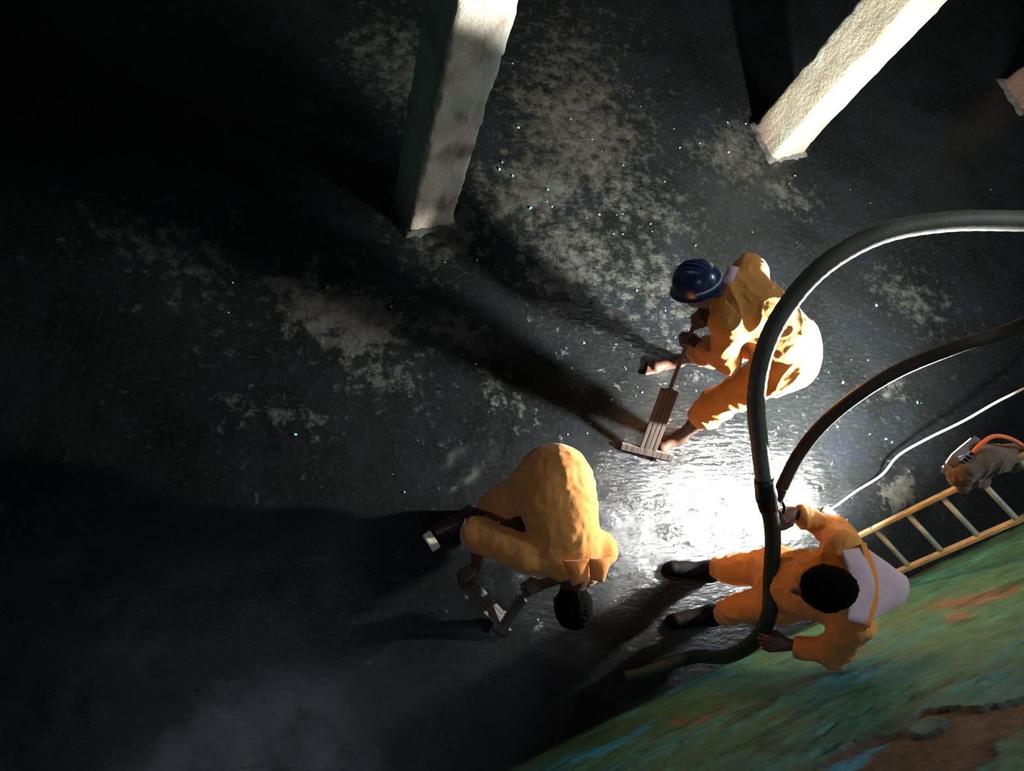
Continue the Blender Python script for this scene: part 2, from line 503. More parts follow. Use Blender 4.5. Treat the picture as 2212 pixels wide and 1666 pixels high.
def wall_slab(name, c, size):
    bm = bmesh.new(); box_bm(bm, (0, 0, 0), size)
    o = link(name, bm_mesh(name, bm), M['plain_concrete'], smooth=False)
    o.location = c; o.rotation_euler = (0, 0, WANG)
    return tag(o, kind='structure')


def w2(t, n, z=0): return WT * t + WN * (WOFF + n) + V3(0, 0, z)


wall_slab('wall_north', w2(2.0, 7.9, CEIL / 2), (13.8, 0.2, CEIL))
wall_slab('wall_west', w2(-4.9, 3.9, CEIL / 2), (0.2, 7.9, CEIL))
wall_slab('wall_east', w2(8.8, 3.9, CEIL / 2), (0.2, 7.9, CEIL))


def build_ceiling():
    bm = bmesh.new()
    holes = []
    for c, s in (HATCH_A, HATCH_B):
        t = c @ WT; n = c @ WN - WOFF; holes.append((t - s / 2, t + s / 2, n - s / 2, n + s / 2))
    tt = sorted({-5.0, 9.0, *[h[0] for h in holes], *[h[1] for h in holes]})
    nn = sorted({-0.1, 8.0, *[h[2] for h in holes], *[h[3] for h in holes]})
    for i in range(len(tt) - 1):
        for j in range(len(nn) - 1):
            mt, mn = (tt[i] + tt[i + 1]) / 2, (nn[j] + nn[j + 1]) / 2
            if any(h[0] < mt < h[1] and h[2] < mn < h[3] for h in holes): continue
            box_bm(bm, (mt, mn, 0), (tt[i + 1] - tt[i], nn[j + 1] - nn[j], 0.12))
    bmesh.ops.remove_doubles(bm, verts=bm.verts, dist=1e-4)
    o = link('ceiling', bm_mesh('ceiling', bm), M['plain_concrete'], smooth=False)
    o.location = WN * WOFF + V3(0, 0, CEIL + 0.06); o.rotation_euler = (0, 0, WANG)
    tag(o, kind='structure')


build_ceiling()


def build_column(c, label, greens, seed, ang=WANG, a=0.29, b=0.31, base=(0.43, 0.40, 0.31), bands=()):
    """square plastered column; each face a fine grid so that its arrises and scars are real"""
    zs = np.concatenate([np.arange(0.0, CEIL, 0.02), [CEIL + 0.02]])
    k = 15
    s = np.linspace(-0.5, 0.5, k)
    loop = [(x, -0.5, 0) for x in s[:-1]] + [(0.5, y, 1) for y in s[:-1]] + [(-x, 0.5, 2) for x in s[:-1]] + [(-0.5, -y, 3) for y in s[:-1]]
    m = len(loop)
    lx = np.array([q[0] for q in loop]); ly = np.array([q[1] for q in loop]); face = np.array([q[2] for q in loop])
    # slightly worn corners
    r = np.maximum(np.abs(lx), np.abs(ly)); cor = (np.abs(lx) > 0.49) & (np.abs(ly) > 0.49)
    sc = np.where(cor, 0.965, 1.0)
    Z, J = np.meshgrid(zs, np.arange(m), indexing='ij'); Zf = Z.ravel(); Jf = J.ravel()
    px = lx[Jf] * a * sc[Jf]; py = ly[Jf] * b * sc[Jf]
    p = np.stack([px, py, Zf], 1) + seed
    nrm = np.stack([px / a, py / b], 1); nrm = np.where(np.abs(nrm) > 0.47, np.sign(nrm), 0)
    relief = 0.006 * fbm(p, (6, 6, 4), 4) + 0.005 * np.minimum(0, fbm(p + 9, (14, 14, 9), 3))
    chip = cor[Jf] * np.minimum(0, fbm(p + 30, (10, 10, 12), 3)) * 0.014
    flare = 0.018 * np.exp(-Zf / 0.06)
    px = px + nrm[:, 0] * (relief + chip + flare); py = py + nrm[:, 1] * (relief + chip + flare)
    L = lambda x, y, q: x * (1 - q[:, None]) + y * q[:, None]
    cream = np.array(base)
    col = np.tile(cream, (len(p), 1))
    st = fbm(p + 50, (3.5, 3.5, 2.3), 4)
    col = L(col, np.array([0.17, 0.12, 0.09]), sstep(0.05, 0.7, st) * 0.85)
    for bz, bw in bands:
        col = L(col, np.array([0.15, 0.105, 0.085]), np.exp(-((Zf + 0.10 * st - bz) / bw) ** 2) * np.clip(0.75 + 0.6 * fbm(p + 15, (22, 22, 5), 3), 0, 1))
    col = L(col, np.minimum(1, np.array(base) * 1.35), sstep(0.1, 0.7, fbm(p + 71, (3, 3, 2), 3)) * 0.45)
    col = L(col, np.array([0.36, 0.50, 0.42]), sstep(0.35, 0.8, fbm(p + 90, (4, 4, 3), 3)) * 0.5)
    gm = np.isin(face[Jf], greens)
    col = np.where(gm[:, None], L(np.tile(np.array([0.24, 0.41, 0.26]), (len(p), 1)), np.array([0.15, 0.26, 0.18]), sstep(-0.2, 0.6, st)), col)
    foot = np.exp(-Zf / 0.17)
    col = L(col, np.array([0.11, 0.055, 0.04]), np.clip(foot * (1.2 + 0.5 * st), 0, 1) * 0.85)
    ca, sa = math.cos(ang), math.sin(ang)
    pos = np.stack([px * ca - py * sa, px * sa + py * ca, Zf], 1)
    pos[:, 2] -= 0.03 * (Zf < 1e-6)
    i, j = np.meshgrid(np.arange(len(zs) - 1), np.arange(m), indexing='ij')
    aa = (i * m + j).ravel(); bb = (i * m + (j + 1) % m).ravel()
    me = raw_mesh('column', pos, np.stack([aa, bb, bb + m, aa + m], 1))
    set_attr(me, 'paint', col)
    o = link('column', me, M['column'], smooth=False)
    o.location = (*c, 0)
    tag(o, label, 'column', kind='structure')
    # ragged skirt of spilled mortar at the foot
    path = []
    for q in np.linspace(0, 2 * math.pi, 49)[:-1]:
        x, y = math.cos(q), math.sin(q); f = 1 / max(abs(x), abs(y))
        path.append((x * f * a * 0.5 * 1.05, y * f * b * 0.5 * 1.05))
    ring_v, ring_f = [], []
    n = len(path)
    for rr, zz in ((0.98, 0.035), (1.06, 0.022), (1.14, 0.0), (1.16, -0.02)):
        for q, (x, y) in enumerate(path):
            e = 1 + (rr - 0.98) * (1.0 + 0.9 * float(vnoise(V3(x * 40, y * 40, seed)[None], 1)[0]))
            X, Y = x * e, y * e
            ring_v.append((X * ca - Y * sa, X * sa + Y * ca, zz + (0.012 * float(vnoise(V3(x * 60, y * 60, rr * 30 + seed)[None], 1)[0]) if zz > 0 else 0)))
    for lv in range(3):
        for q in range(n):
            A, B = lv * n + q, lv * n + (q + 1) % n
            ring_f.append((A, A + n, B + n, B))
    me2 = raw_mesh('mortar_skirt', ring_v, ring_f)
    set_attr(me2, 'paint', np.tile([0.05, 0.05, 0.044], (len(ring_v), 1)))
    link('mortar_skirt', me2, M['column'], o)
    return o


build_column((0.42, 2.67), 'square plaster column with a dark green side, middle of the tank', [3], 3.0, base=(0.56, 0.53, 0.43), bands=((1.02, .13), (.72, .06), (.22, .09)))
build_column((3.07, 3.66), 'square cream plaster column lit brightly on two sides', [], 19.0, base=(0.37, 0.335, 0.25))
build_column((5.56, 4.57), 'brown stained square column partly cut by the picture edge', [], 43.0, base=(0.10, 0.072, 0.04))


# ------------------------------------------------------------------ signed-distance bodies
class Field:
    def __init__(self, lo, hi, h):
        self.lo = np.array(lo, float); self.h = h
        self.n = np.ceil((np.array(hi) - self.lo) / h).astype(int) + 1
        self.f = np.full(self.n, 0.15, np.float32)

    def _sub(self, lo, hi, pad):
        a = np.clip(np.floor((np.asarray(lo) - pad - self.lo) / self.h).astype(int), 0, self.n)
        b = np.clip(np.ceil((np.asarray(hi) + pad - self.lo) / self.h).astype(int) + 1, 0, self.n)
        sl = tuple(slice(x, y) for x, y in zip(a, b))
        ax = [self.lo[i] + self.h * np.arange(a[i], b[i], dtype=np.float32) for i in range(3)]
        return sl, np.meshgrid(*[x.astype(np.float32) for x in ax], indexing='ij', sparse=True)

    def _join(self, sl, d, k):
        f = self.f[sl]
        if k > 0:
            hh = np.clip(0.5 + 0.5 * (f - d) / k, 0, 1)
            self.f[sl] = f * (1 - hh) + d * hh - k * hh * (1 - hh)
        else: self.f[sl] = np.minimum(f, d)

    def cap(self, a, b, ra, rb=None, k=0.03, cut=False):
        a = np.asarray(a, float); b = np.asarray(b, float); rb = ra if rb is None else rb
        r = max(ra, rb)
        sl, (X, Y, Z) = self._sub(np.minimum(a, b) - r, np.maximum(a, b) + r, 0.06)
        e = b - a; L2 = max(e @ e, 1e-9)
        t = np.clip(((X - a[0]) * e[0] + (Y - a[1]) * e[1] + (Z - a[2]) * e[2]) / L2, 0, 1)
        d = np.sqrt((X - a[0] - t * e[0]) ** 2 + (Y - a[1] - t * e[1]) ** 2 + (Z - a[2] - t * e[2]) ** 2) - (ra + (rb - ra) * t)
        if cut: self.f[sl] = np.maximum(self.f[sl], -d)
        else: self._join(sl, d.astype(np.float32), k)
        return self

    def ell(self, c, axes, rad, k=0.02, cut=False):
        c = np.asarray(c, float); A = np.asarray(axes, float); rad = np.asarray(rad, float); r = rad.max()
        sl, (X, Y, Z) = self._sub(c - r, c + r, 0.06)
        X, Y, Z = X - c[0], Y - c[1], Z - c[2]
        q = [(X * A[i][0] + Y * A[i][1] + Z * A[i][2]) for i in range(3)]
        k0 = np.sqrt(sum((q[i] / rad[i]) ** 2 for i in range(3))); k1 = np.sqrt(sum((q[i] / rad[i] ** 2) ** 2 for i in range(3))) + 1e-6
        d = k0 * (k0 - 1) / k1
        if cut: self.f[sl] = np.maximum(self.f[sl], -d)
        else: self._join(sl, d.astype(np.float32), k)
        return self

    def plane(self, p, n):
        """keep only the side the normal points to"""
        n = np.asarray(n, float) / np.linalg.norm(n)
        sl, (X, Y, Z) = self._sub(self.lo, self.lo + self.h * self.n, 0)
        self.f = np.maximum(self.f, -((X - p[0]) * n[0] + (Y - p[1]) * n[1] + (Z - p[2]) * n[2])).astype(np.float32)
        return self

    def mesh(self, name, disp=None):
        f = self.f; neg = f < 0
        c = neg[:-1, :-1, :-1].astype(np.uint8)
        cnt = sum(neg[i:f.shape[0] - 1 + i, j:f.shape[1] - 1 + j, k:f.shape[2] - 1 + k].astype(np.uint8) for i in (0, 1) for j in (0, 1) for k in (0, 1))
        act = (cnt > 0) & (cnt < 8)
        ci = np.argwhere(act)
        idx = np.full(act.shape, -1, np.int64); idx[act] = np.arange(len(ci))
        s = np.zeros((len(ci), 3)); w = np.zeros(len(ci))
        cs = [(i, j, k) for i in (0, 1) for j in (0, 1) for k in (0, 1)]
        val = {q: f[ci[:, 0] + q[0], ci[:, 1] + q[1], ci[:, 2] + q[2]] for q in cs}
        for q in cs:
            for ax in range(3):
                if q[ax] == 0:
                    q2 = tuple(1 if x == ax else q[x] for x in range(3))
                    a, b = val[q], val[q2]; m = (a < 0) != (b < 0)
                    t = np.where(m, a / np.where(m, a - b, 1), 0)
                    pt = np.tile(np.array(q, float), (len(ci), 1)); pt[:, ax] += t
                    s += np.where(m[:, None], pt, 0); w += m
        v = self.lo + self.h * (ci + s / w[:, None])
        faces = []
        for ax in range(3):
            u, vv = [x for x in range(3) if x != ax]
            a = neg[tuple(slice(0, -1) if x == ax else slice(None) for x in range(3))]
            b = neg[tuple(slice(1, None) if x == ax else slice(None) for x in range(3))]
            e = np.argwhere(a != b); e = e[(e[:, u] > 0) & (e[:, vv] > 0) & (e[:, u] < f.shape[u] - 1) & (e[:, vv] < f.shape[vv] - 1)]
            if not len(e): continue
            flip = a[tuple(e.T)]
            du = np.zeros(3, int); du[u] = 1; dv = np.zeros(3, int); dv[vv] = 1
            g = lambda q: idx[tuple(q.T)]
            q = np.stack([g(e - du - dv), g(e - dv), g(e), g(e - du)], 1)
            if ax == 1: flip = ~flip
            q = np.where(flip[:, None], q, q[:, ::-1])
            faces.append(q)
        F = np.vstack(faces)
        # relax once for evenness
        for _ in range(2):
            acc = np.zeros_like(v); deg = np.zeros(len(v))
            for a in range(4):
                i, j = F[:, a], F[:, (a + 1) % 4]
                np.add.at(acc, i, v[j]); np.add.at(acc, j, v[i]); np.add.at(deg, i, 1); np.add.at(deg, j, 1)
            v = v * 0.45 + 0.55 * acc / deg[:, None]
        if disp is not None:
            fn = np.cross(v[F[:, 2]] - v[F[:, 0]], v[F[:, 3]] - v[F[:, 1]])
            nn = np.zeros_like(v)
            for a in range(4): np.add.at(nn, F[:, a], fn)
            nn /= np.linalg.norm(nn, axis=1)[:, None] + 1e-12
            v = v + nn * disp(v)[:, None]
        return raw_mesh(name, v, F)


def unit(v): v = np.asarray(v, float); return v / np.linalg.norm(v)


def folds(amp=0.010, fr=(9, 9, 9), seed=0.0):
    def fn(v):
        q = v + 0.05 * np.stack([vnoise(v + seed, 7), vnoise(v + seed + 3, 7), vnoise(v + seed + 7, 7)], 1)
        a = 1 - np.abs(vnoise(q + seed, fr)); b = 1 - np.abs(vnoise(q + seed + 11, np.asarray(fr) * 2.1))
        return amp * (a ** 3 - 0.45) * 1.3 + amp * 0.45 * (b ** 3 - 0.4) + 0.004 * vnoise(q + 2, 30)
    return fn


def head_sdf(F, c, fwd, up):
    f = unit(fwd); u = unit(np.asarray(up, float) - f * (np.asarray(up) @ f)); s = np.cross(u, f)
    F.ell(c + u * .02 - f * .012, (s, f, u), (.074, .096, .088), .01)
    F.cap(c + f * .035 + u * .0, c + f * .048 - u * .078, .055, .036, .03)
    F.cap(c + f * .083 + u * .012, c + f * .108 - u * .030, .009, .014, .012)
    for q in (-1, 1):
        F.cap(c + f * .074 + u * .026 + s * q * .012, c + f * .066 + u * .028 + s * q * .045, .010, .009, .012)
        F.ell(c + s * q * .078 - f * .005 - u * .008, (s, f, u), (.010, .020, .032), .006)
        F.ell(c + f * .082 + u * .008 + s * q * .032, (s, f, u), (.015, .012, .011), 0, cut=True)
        F.cap(c + f * .098 - u * .030 + s * q * .012, c + f * .094 - u * .030 + s * q * .014, .007, .006, .006)
    F.cap(c + f * .084 - u * .055 - s * .018, c + f * .084 - u * .055 + s * .018, .008, .008, .008)
    F.cap(c + f * .080 - u * .068 - s * .015, c + f * .080 - u * .068 + s * .015, .009, .009, .006)
    return f, u, s


def hand_sdf(F, wrist, d, n, side, curls=(0.9, 1.0, 1.0, 1.1), scale=1.0):
    """d: towards the knuckles, n: back-of-hand normal, side=+1 puts the thumb on cross(n, d)"""
    d = unit(d); n = unit(np.asarray(n, float) - d * (np.asarray(n) @ d)); s = np.cross(n, d) * side
    K = []
    for i in range(4):
        o = (1.5 - i) * .0205 * scale
        k = wrist + d * (.088 - .004 * abs(i - 1)) * scale + s * o
        F.cap(wrist + d * .012 + s * o * .55, k, .0150 * scale, .0115 * scale, .010); K.append(k)
    lens = ((.044, .026, .020), (.048, .030, .021), (.045, .028, .020), (.035, .021, .018))
    for i, k in enumerate(K):
        a = 0.0; p = k
        for j, L in enumerate(lens[i]):
            a += curls[i] * (0.75, 1.0, 0.7)[j]
            q = p + (d * math.cos(a) - n * math.sin(a)) * L * scale
            F.cap(p, q, (.0098, .0088, .0080)[j] * scale, (.0088, .0080, .0070)[j] * scale, .004); p = q
    t0 = wrist + d * .022 + s * .022; t1 = wrist + d * .050 + s * .046 - n * .014; t2 = t1 + (d * .75 - n * .6 - s * .1) * .034; t3 = t2 + (d * .55 - n * .75 - s * .35) * .026
    F.cap(t0, t1, .015, .0115, .010); F.cap(t1, t2, .0112, .0100, .005); F.cap(t2, t3, .0098, .0080, .004)


def foot_sdf(F, ankle, heel, toe, w=.042):
    d = unit(toe - heel); s = unit(np.cross(V3(0, 0, 1), d))
    F.cap(ankle, heel + V3(0, 0, .03), .038, .032, .03)
    ball = heel + (toe - heel) * .68
    F.cap(heel + V3(0, 0, .028), ball + V3(0, 0, .014) + s * .012, .032, .026, .03)
    F.cap(ankle - V3(0, 0, .02), ball + V3(0, 0, .018), .034, .024, .03)
    F.cap(ball + s * .026 + V3(0, 0, .008), ball - s * .026 + V3(0, 0, .008), .022, .020, .02)
    for i in range(5):
        o = (2 - i) * .0165
        F.cap(ball + s * o + V3(0, 0, .008), ball + s * o * 1.1 + d * (.085 - .012 * i) * .9 + V3(0, 0, .004), .0115 if i else .015, .0095 if i else .012, .006)


def boot_sdf(F, top, ankle, heel, toe):
    F.cap(top, ankle, .062, .052, .02)
    F.cap(ankle, heel + V3(0, 0, .045), .052, .044, .03)
    F.cap(heel + V3(0, 0, .04), toe + V3(0, 0, .032), .042, .040, .03)
    F.cap(ankle, heel + (toe - heel) * .7 + V3(0, 0, .04), .050, .042, .04)
    F.cap(heel + V3(0, 0, .012), toe + V3(0, 0, .012), .044, .046, .01)


def patch(name, mat, parent, c00, c10, c11, c01, bulge, thick=0.006, n=12, wave=0.006, seed=1.0):
    """a bowed sheet of cloth with thickness between four corners"""
    u, v = np.meshgrid(np.linspace(0, 1, n), np.linspace(0, 1, n), indexing='ij'); u = u.ravel()[:, None]; v = v.ravel()[:, None]
    P = (1 - u) * (1 - v) * c00 + u * (1 - v) * c10 + u * v * c11 + (1 - u) * v * c01
    P = P + 4 * u * (1 - u) * (0.35 + 0.65 * 4 * v * (1 - v)) * np.asarray(bulge)
    nn = np.cross(np.asarray(c10) - c00, np.asarray(c01) - c00); nn = unit(nn)
    P = P + nn * (wave * vnoise(P + seed, 14))[:, None]
    Q = P - nn * thick
    f1 = grid_faces(n, n); N = n * n
    faces = [tuple(q) for q in f1] + [tuple(q[::-1] + N) for q in f1]
    rim = [i * n for i in range(n)] + [(n - 1) * n + j for j in range(1, n)] + [i * n + n - 1 for i in range(n - 2, -1, -1)] + [j for j in range(n - 2, 0, -1)]
    for a, b in zip(rim, rim[1:] + rim[:1]): faces.append((a, a + N, b + N, b))
    return link(name, raw_mesh(name, np.vstack([P, Q]), faces), mat, parent)


def bounds(pts, pad): pts = np.array(pts); return pts.min(0) - pad, pts.max(0) + pad


def eyes(parent, c, f, u, s):
    for q in (-1, 1):
        v, fa = [], []
        p = c + f * .073 + u * .008 + s * q * .032
        bm = bmesh.new(); bmesh.ops.create_uvsphere(bm, u_segments=14, v_segments=10, radius=.0125)
        for fc in bm.faces:
            fc.material_index = 1 if fc.calc_center_median().z > .0105 else 0
        x, y, z = frame_of(f)
        bm.transform(Matrix([[*r, t] for r, t in zip(np.stack([x, y, z], 1), p)] + [[0, 0, 0, 1]]))
        link('eye', bm_mesh('eye', bm), [M['eye_white'], M['iris']], parent)


def hair_cap(parent, c, f, u, s, grow=.012, seed=0.0):
    H = Field(c - .16, c + .16, .005)
    H.ell(c + u * .022 - f * .014, (s, f, u), (.074 + grow, .096 + grow, .088 + grow), 0)
    H.plane(c + f * .055 + u * .035, unit(u * .8 - f * .62))
    me = H.mesh('hair', lambda v: .004 * vnoise(v + seed, 60) + .003 * vnoise(v + seed, 130))
    return link('hair', me, M['hair'], parent)


def person(label, base, J, head, hands, feet, cover, wrinkle, cover_mat, seed, boots=None):
    """J: joints; builds body (one surface) with overalls, hair and footwear as children"""
    root_pts = list(J.values()) + [head[0]]
    lo, hi = bounds(root_pts, .16); lo[2] = max(lo[2], -0.02)
    B = Field(lo, hi, .0058)
    c, fw, up = head
    f, u, s = head_sdf(B, c, fw, up)
    B.cap(c - u * .06 - f * .02, J['neck'], .050, .058, .03)
    B.cap(J['neck'], J['chest'], .07, .125, .05).cap(J['chest'], J['belly'], .125, .115, .05).cap(J['belly'], J['pelvis'], .115, .13, .05)
    for q in 'RL':
        B.cap(J['neck'] * .4 + J['chest'] * .6, J['sh' + q], .06, .052, .05)
        B.cap(J['sh' + q], J['el' + q], .048, .038, .03).cap(J['el' + q], J['wr' + q], .038, .026, .02)
        B.cap(J['pelvis'], J['hip' + q], .11, .095, .04)
        B.cap(J['hip' + q], J['kn' + q], .085, .055, .04).cap(J['kn' + q], J['an' + q], .054, .034, .03)
        B.cap(J['kn' + q] * .68 + J['an' + q] * .32 + J.get('calf', V3(.012, 0, 0)), J['kn' + q] * .4 + J['an' + q] * .6, .050, .036, .03)
    for h in hands: hand_sdf(B, *h)
    for ft in feet: foot_sdf(B, *ft)
    body = link('person', B.mesh('person'), M['skin'])
    tag(body, label, 'person', 'workers in orange overalls')
    eyes(body, c, f, u, s)
    C = Field(lo - .03, hi + .03, .0068)
    cover(C, J)
    link('overalls', C.mesh('overalls', wrinkle), cover_mat, body)
    return body, (c, f, u, s)


def sleeve(C, a, b, c, r0, r1, r2, k=.035, hole=True):
    """a-b-c: shoulder, elbow, cuff"""
    C.cap(a, b, r0, r1, k).cap(b, c, r1 * .98, r2, k)
    d = unit(np.asarray(c) - b)
    if hole:
        C.cap(c + d * (r2 + .0), c + d * (r2 + .1), r2 * 0.99, r2 * 1.2, cut=True)


# ---- worker by the wall, standing, both hands on the hose
def worker_wall():
    J = dict(pelvis=V3(2.13, .31, .90), belly=V3(2.13, .29, 1.02), chest=V3(2.12, .265, 1.24), neck=V3(2.075, .25, 1.41),
             hipR=V3(2.13, .39, .84), hipL=V3(2.13, .23, .84), knR=V3(2.10, .415, .46), knL=V3(2.10, .215, .46), anR=V3(2.15, .44, .10), anL=V3(2.15, .20, .10),
             shR=V3(2.13, .41, 1.35), shL=V3(2.12, .11, 1.35), elR=V3(2.27, .53, 1.12), elL=V3(2.19, .00, 1.10), wrR=V3(2.06, .61, 1.11), wrL=V3(2.06, .035, .96))
    hd = (V3(1.905, .236, 1.49), V3(-.82, -.02, -.52), V3(-.52, 0, .82))
    hands = [(J['wrR'], V3(-.85, -.35, .35), V3(.15, .45, .85), 1, (1.0, 1.05, 1.1, 1.1)), (J['wrL'], V3(-.95, .05, -.35), V3(-.25, -.3, .9), -1, (1.0, 1.05, 1.1, 1.1))]

    def cover(C, J):
        C.cap(J['neck'] + V3(.01, 0, -.03), J['chest'], .085, .150, .05).cap(J['chest'], J['belly'], .150, .145, .05).cap(J['belly'], J['pelvis'], .145, .150, .05)
        for q in 'RL':
            C.cap(J['chest'] * .5 + J['neck'] * .5, J['sh' + q], .085, .078, .05)
            w = unit(J['wr' + q] - J['el' + q])
            sleeve(C, J['sh' + q], J['el' + q], J['wr' + q] - w * .05, .080, .066, .050)
            C.cap(J['pelvis'], J['hip' + q], .14, .105, .03)
            sleeve(C, J['hip' + q], J['kn' + q], J['an' + q] + V3(-.01, 0, .17), .098, .076, .069, .02)
    body, (c, f, u, s) = person('worker in orange overalls standing at the green wall holding the thick hose', None, J, hd, hands, [], cover, folds(.009, (10, 10, 11), 5.0), M['orange'], 5.0)
    hair_cap(body, c, f, u, s, .016, 2.0)
    for q, dy in (('R', 0), ('L', 0)):
        a = J['an' + q]
        Bt = Field(a + V3(-.36, -.12, -.12), a + V3(.16, .12, .30), .006)
        boot_sdf(Bt, a + V3(-.01, 0, .20), a, V3(a[0] + .03, a[1], .005), V3(a[0] - .19, a[1] + (.02 if q == 'R' else -.03), .005))
        link('boot', Bt.mesh('boot'), M['black_rubber'], body)
    # pale lining of the hood lying open behind the neck
    patch('hood_lining', M['lilac'], body, V3(2.16, .43, 1.43), V3(2.10, .10, 1.43), V3(2.37, .19, 1.37), V3(2.40, .30, 1.37), V3(.04, 0, .03), .012, 16, .010, 3)
    patch('collar', M['lilac'], body, V3(2.03, .39, 1.475), V3(2.00, .12, 1.475), V3(2.12, .10, 1.455), V3(2.14, .41, 1.455), V3(.06, 0, .02), .008, 14, .006, 8)
    patch('hood_edge', M['orange_red'], body, V3(2.13, .42, 1.462), V3(2.09, .10, 1.462), V3(2.12, .09, 1.452), V3(2.165, .43, 1.452), V3(.05, 0, .015), .008, 14, .004, 9)
    return body


# ---- worker with the blue helmet, bending over a long scraper
def worker_helmet():
    J = dict(pelvis=V3(2.21, 1.467, 1.0), belly=V3(2.111, 1.512, 1.09), chest=V3(1.918, 1.595, 1.18), neck=V3(1.775, 1.652, 1.20),
             hipR=V3(2.195, 1.572, .96), hipL=V3(2.176, 1.371, .95), knR=V3(2.072, 1.638, .53), knL=V3(2.062, 1.312, .51), anR=V3(2.06, 1.74, .10), anL=V3(2.04, 1.245, .10),
             shR=V3(1.924, 1.781, 1.20), shL=V3(1.795, 1.501, 1.18), elR=V3(2.0, 1.838, 1.0), elL=V3(1.896, 1.401, .96), wrR=V3(1.882, 1.715, .87), wrL=V3(1.88, 1.565, .74))
    hd = (V3(1.678, 1.69, 1.13), V3(-.52, .38, -.76), V3(-.60, .45, .65))
    hands = [(J['wrR'], V3(-.8, -.6, .05), V3(.1, .1, 1), 1, (1.1, 1.15, 1.2, 1.2)), (J['wrL'], V3(-.85, .35, .1), V3(.1, -.1, 1), -1, (1.1, 1.15, 1.2, 1.2))]
    feet = [(J['anR'], V3(2.10, 1.755, .02), V3(1.855, 1.695, .02)), (J['anL'], V3(2.075, 1.27, .02), V3(1.87, 1.145, .02))]

    def cover(C, J):
        C.cap(J['neck'] + V3(.03, -.02, 0), J['chest'], .085, .150, .05).cap(J['chest'], J['belly'], .150, .150, .05).cap(J['belly'], J['pelvis'], .150, .170, .05)
        C.cap(J['pelvis'] + V3(.03, .06, .0), J['pelvis'] + V3(.03, -.05, -.02), .150, .150, .05)
        for q in 'RL':
            C.cap(J['chest'] * .5 + J['neck'] * .5, J['sh' + q], .085, .080, .05)
            w = unit(J['wr' + q] - J['el' + q])
            sleeve(C, J['sh' + q], J['el' + q], J['wr' + q] - w * .06, .082, .068, .056)
            C.cap(J['pelvis'], J['hip' + q], .15, .125, .04)
            k = unit(J['an' + q] - J['kn' + q])
            sleeve(C, J['hip' + q], J['kn' + q], J['kn' + q] + k * .13, .118, .090, .080)
            for i in range(3): C.cap(J['kn' + q] + k * (.05 + .035 * i) - V3(.02, 0, 0), J['kn' + q] + k * (.05 + .035 * i) + V3(.02, 0, 0), .080, .080, .012)
            C.cap(J['kn' + q] + k * .21, J['kn' + q] + k * .31, .07, .09, cut=True)
    body, (c, f, u, s) = person('worker in orange overalls and a blue hard hat bending with feet apart', None, J, hd, hands, feet, cover, lambda v: folds(.011, (9, 9, 9), 15.0)(v) * np.clip(np.linalg.norm(v - V3(2.27, 1.50, .98), axis=1) / .34 - .25, .12, 1), M['orange'], 15.0)
    patch('collar', M['lilac'], body, V3(1.835, 1.755, 1.262), V3(1.775, 1.64, 1.272), V3(1.735, 1.66, 1.25), V3(1.79, 1.775, 1.24), V3(-.01, .01, .03), .008, 12, .006, 4)
    patch('lapel', M['orange'], body, V3(1.779, 1.514, 1.28), V3(1.725, 1.469, 1.205), V3(1.706, 1.517, 1.195), V3(1.742, 1.581, 1.265), V3(0, 0, .01), .008, 10, .006, 6)
    # helmet: dome, brim, crown ridges, rear band
    hc = c + u * .035 - f * .012
    rot = Matrix([[*r, t] for r, t in zip(np.stack([s, f, u], 1), hc)] + [[0, 0, 0, 1]])
    hat = empty('hard_hat'); hat.parent = body
    prof = [(.001, .124), (.03, .122), (.06, .113), (.085, .096), (.104, .070), (.114, .040), (.119, .010), (.121, -.010), (.119, -.012), (.112, .008), (.100, .05), (.07, .095), (.001, .116)]
    seg = 48; v = []; fa = []
    for r, z in prof:
        for q in range(seg):
            a = 2 * math.pi * q / seg; v.append((r * math.cos(a) * .92, r * math.sin(a) * 1.08, z))
    for i in range(len(prof) - 1):
        for q in range(seg):
            A, Bq = i * seg + q, i * seg + (q + 1) % seg; fa.append((A, Bq, Bq + seg, A + seg))
    me = raw_mesh('shell', v, fa); me.transform(rot); link('shell', me, M['helmet'], hat)
    v = []; fa = []
    for r0, z in ((.118, -.008), (.131, -.014), (.131, -.018), (.117, -.013)):
        for q in range(seg):
            a = 2 * math.pi * q / seg; r = r0 + (r0 > .13) * (.018 * max(0, math.sin(a)) ** 3)
            v.append((r * math.cos(a) * .92, r * math.sin(a) * 1.08, z - (r0 > .13) * .008 * max(0, math.sin(a))))
    for i in range(4):
        for q in range(seg):
            A, Bq = i * seg + q, i * seg + (q + 1) % seg; k = seg if i < 3 else -3 * seg; fa.append((A, Bq, Bq + k, A + k))
    me = raw_mesh('brim', v, fa); me.transform(rot); link('brim', me, M['helmet'], hat)
    for off in (-.028, 0, .028):
        pa = [(off, .128 * math.sin(a) * .93, .128 * math.cos(a) * (1 - abs(off) * 1.2)) for a in np.linspace(-1.05, 1.05, 15)]
        v, fa = tube_data(pa, .006 if off else .009, 8); me = raw_mesh('crown_ridge', v, fa); me.transform(rot); link('crown_ridge', me, M['helmet'], hat)
    pa = [(.117 * .92 * math.cos(a), .117 * 1.08 * math.sin(a), .022) for a in np.linspace(math.pi * 1.1, math.pi * 1.9, 18)]
    v, fa = tube_data(pa, .006, 8); me = raw_mesh('rear_band', v, fa); me.transform(rot); tag(link('rear_band', me, M['helmet_band'], hat), 'pale blue band')
    return body


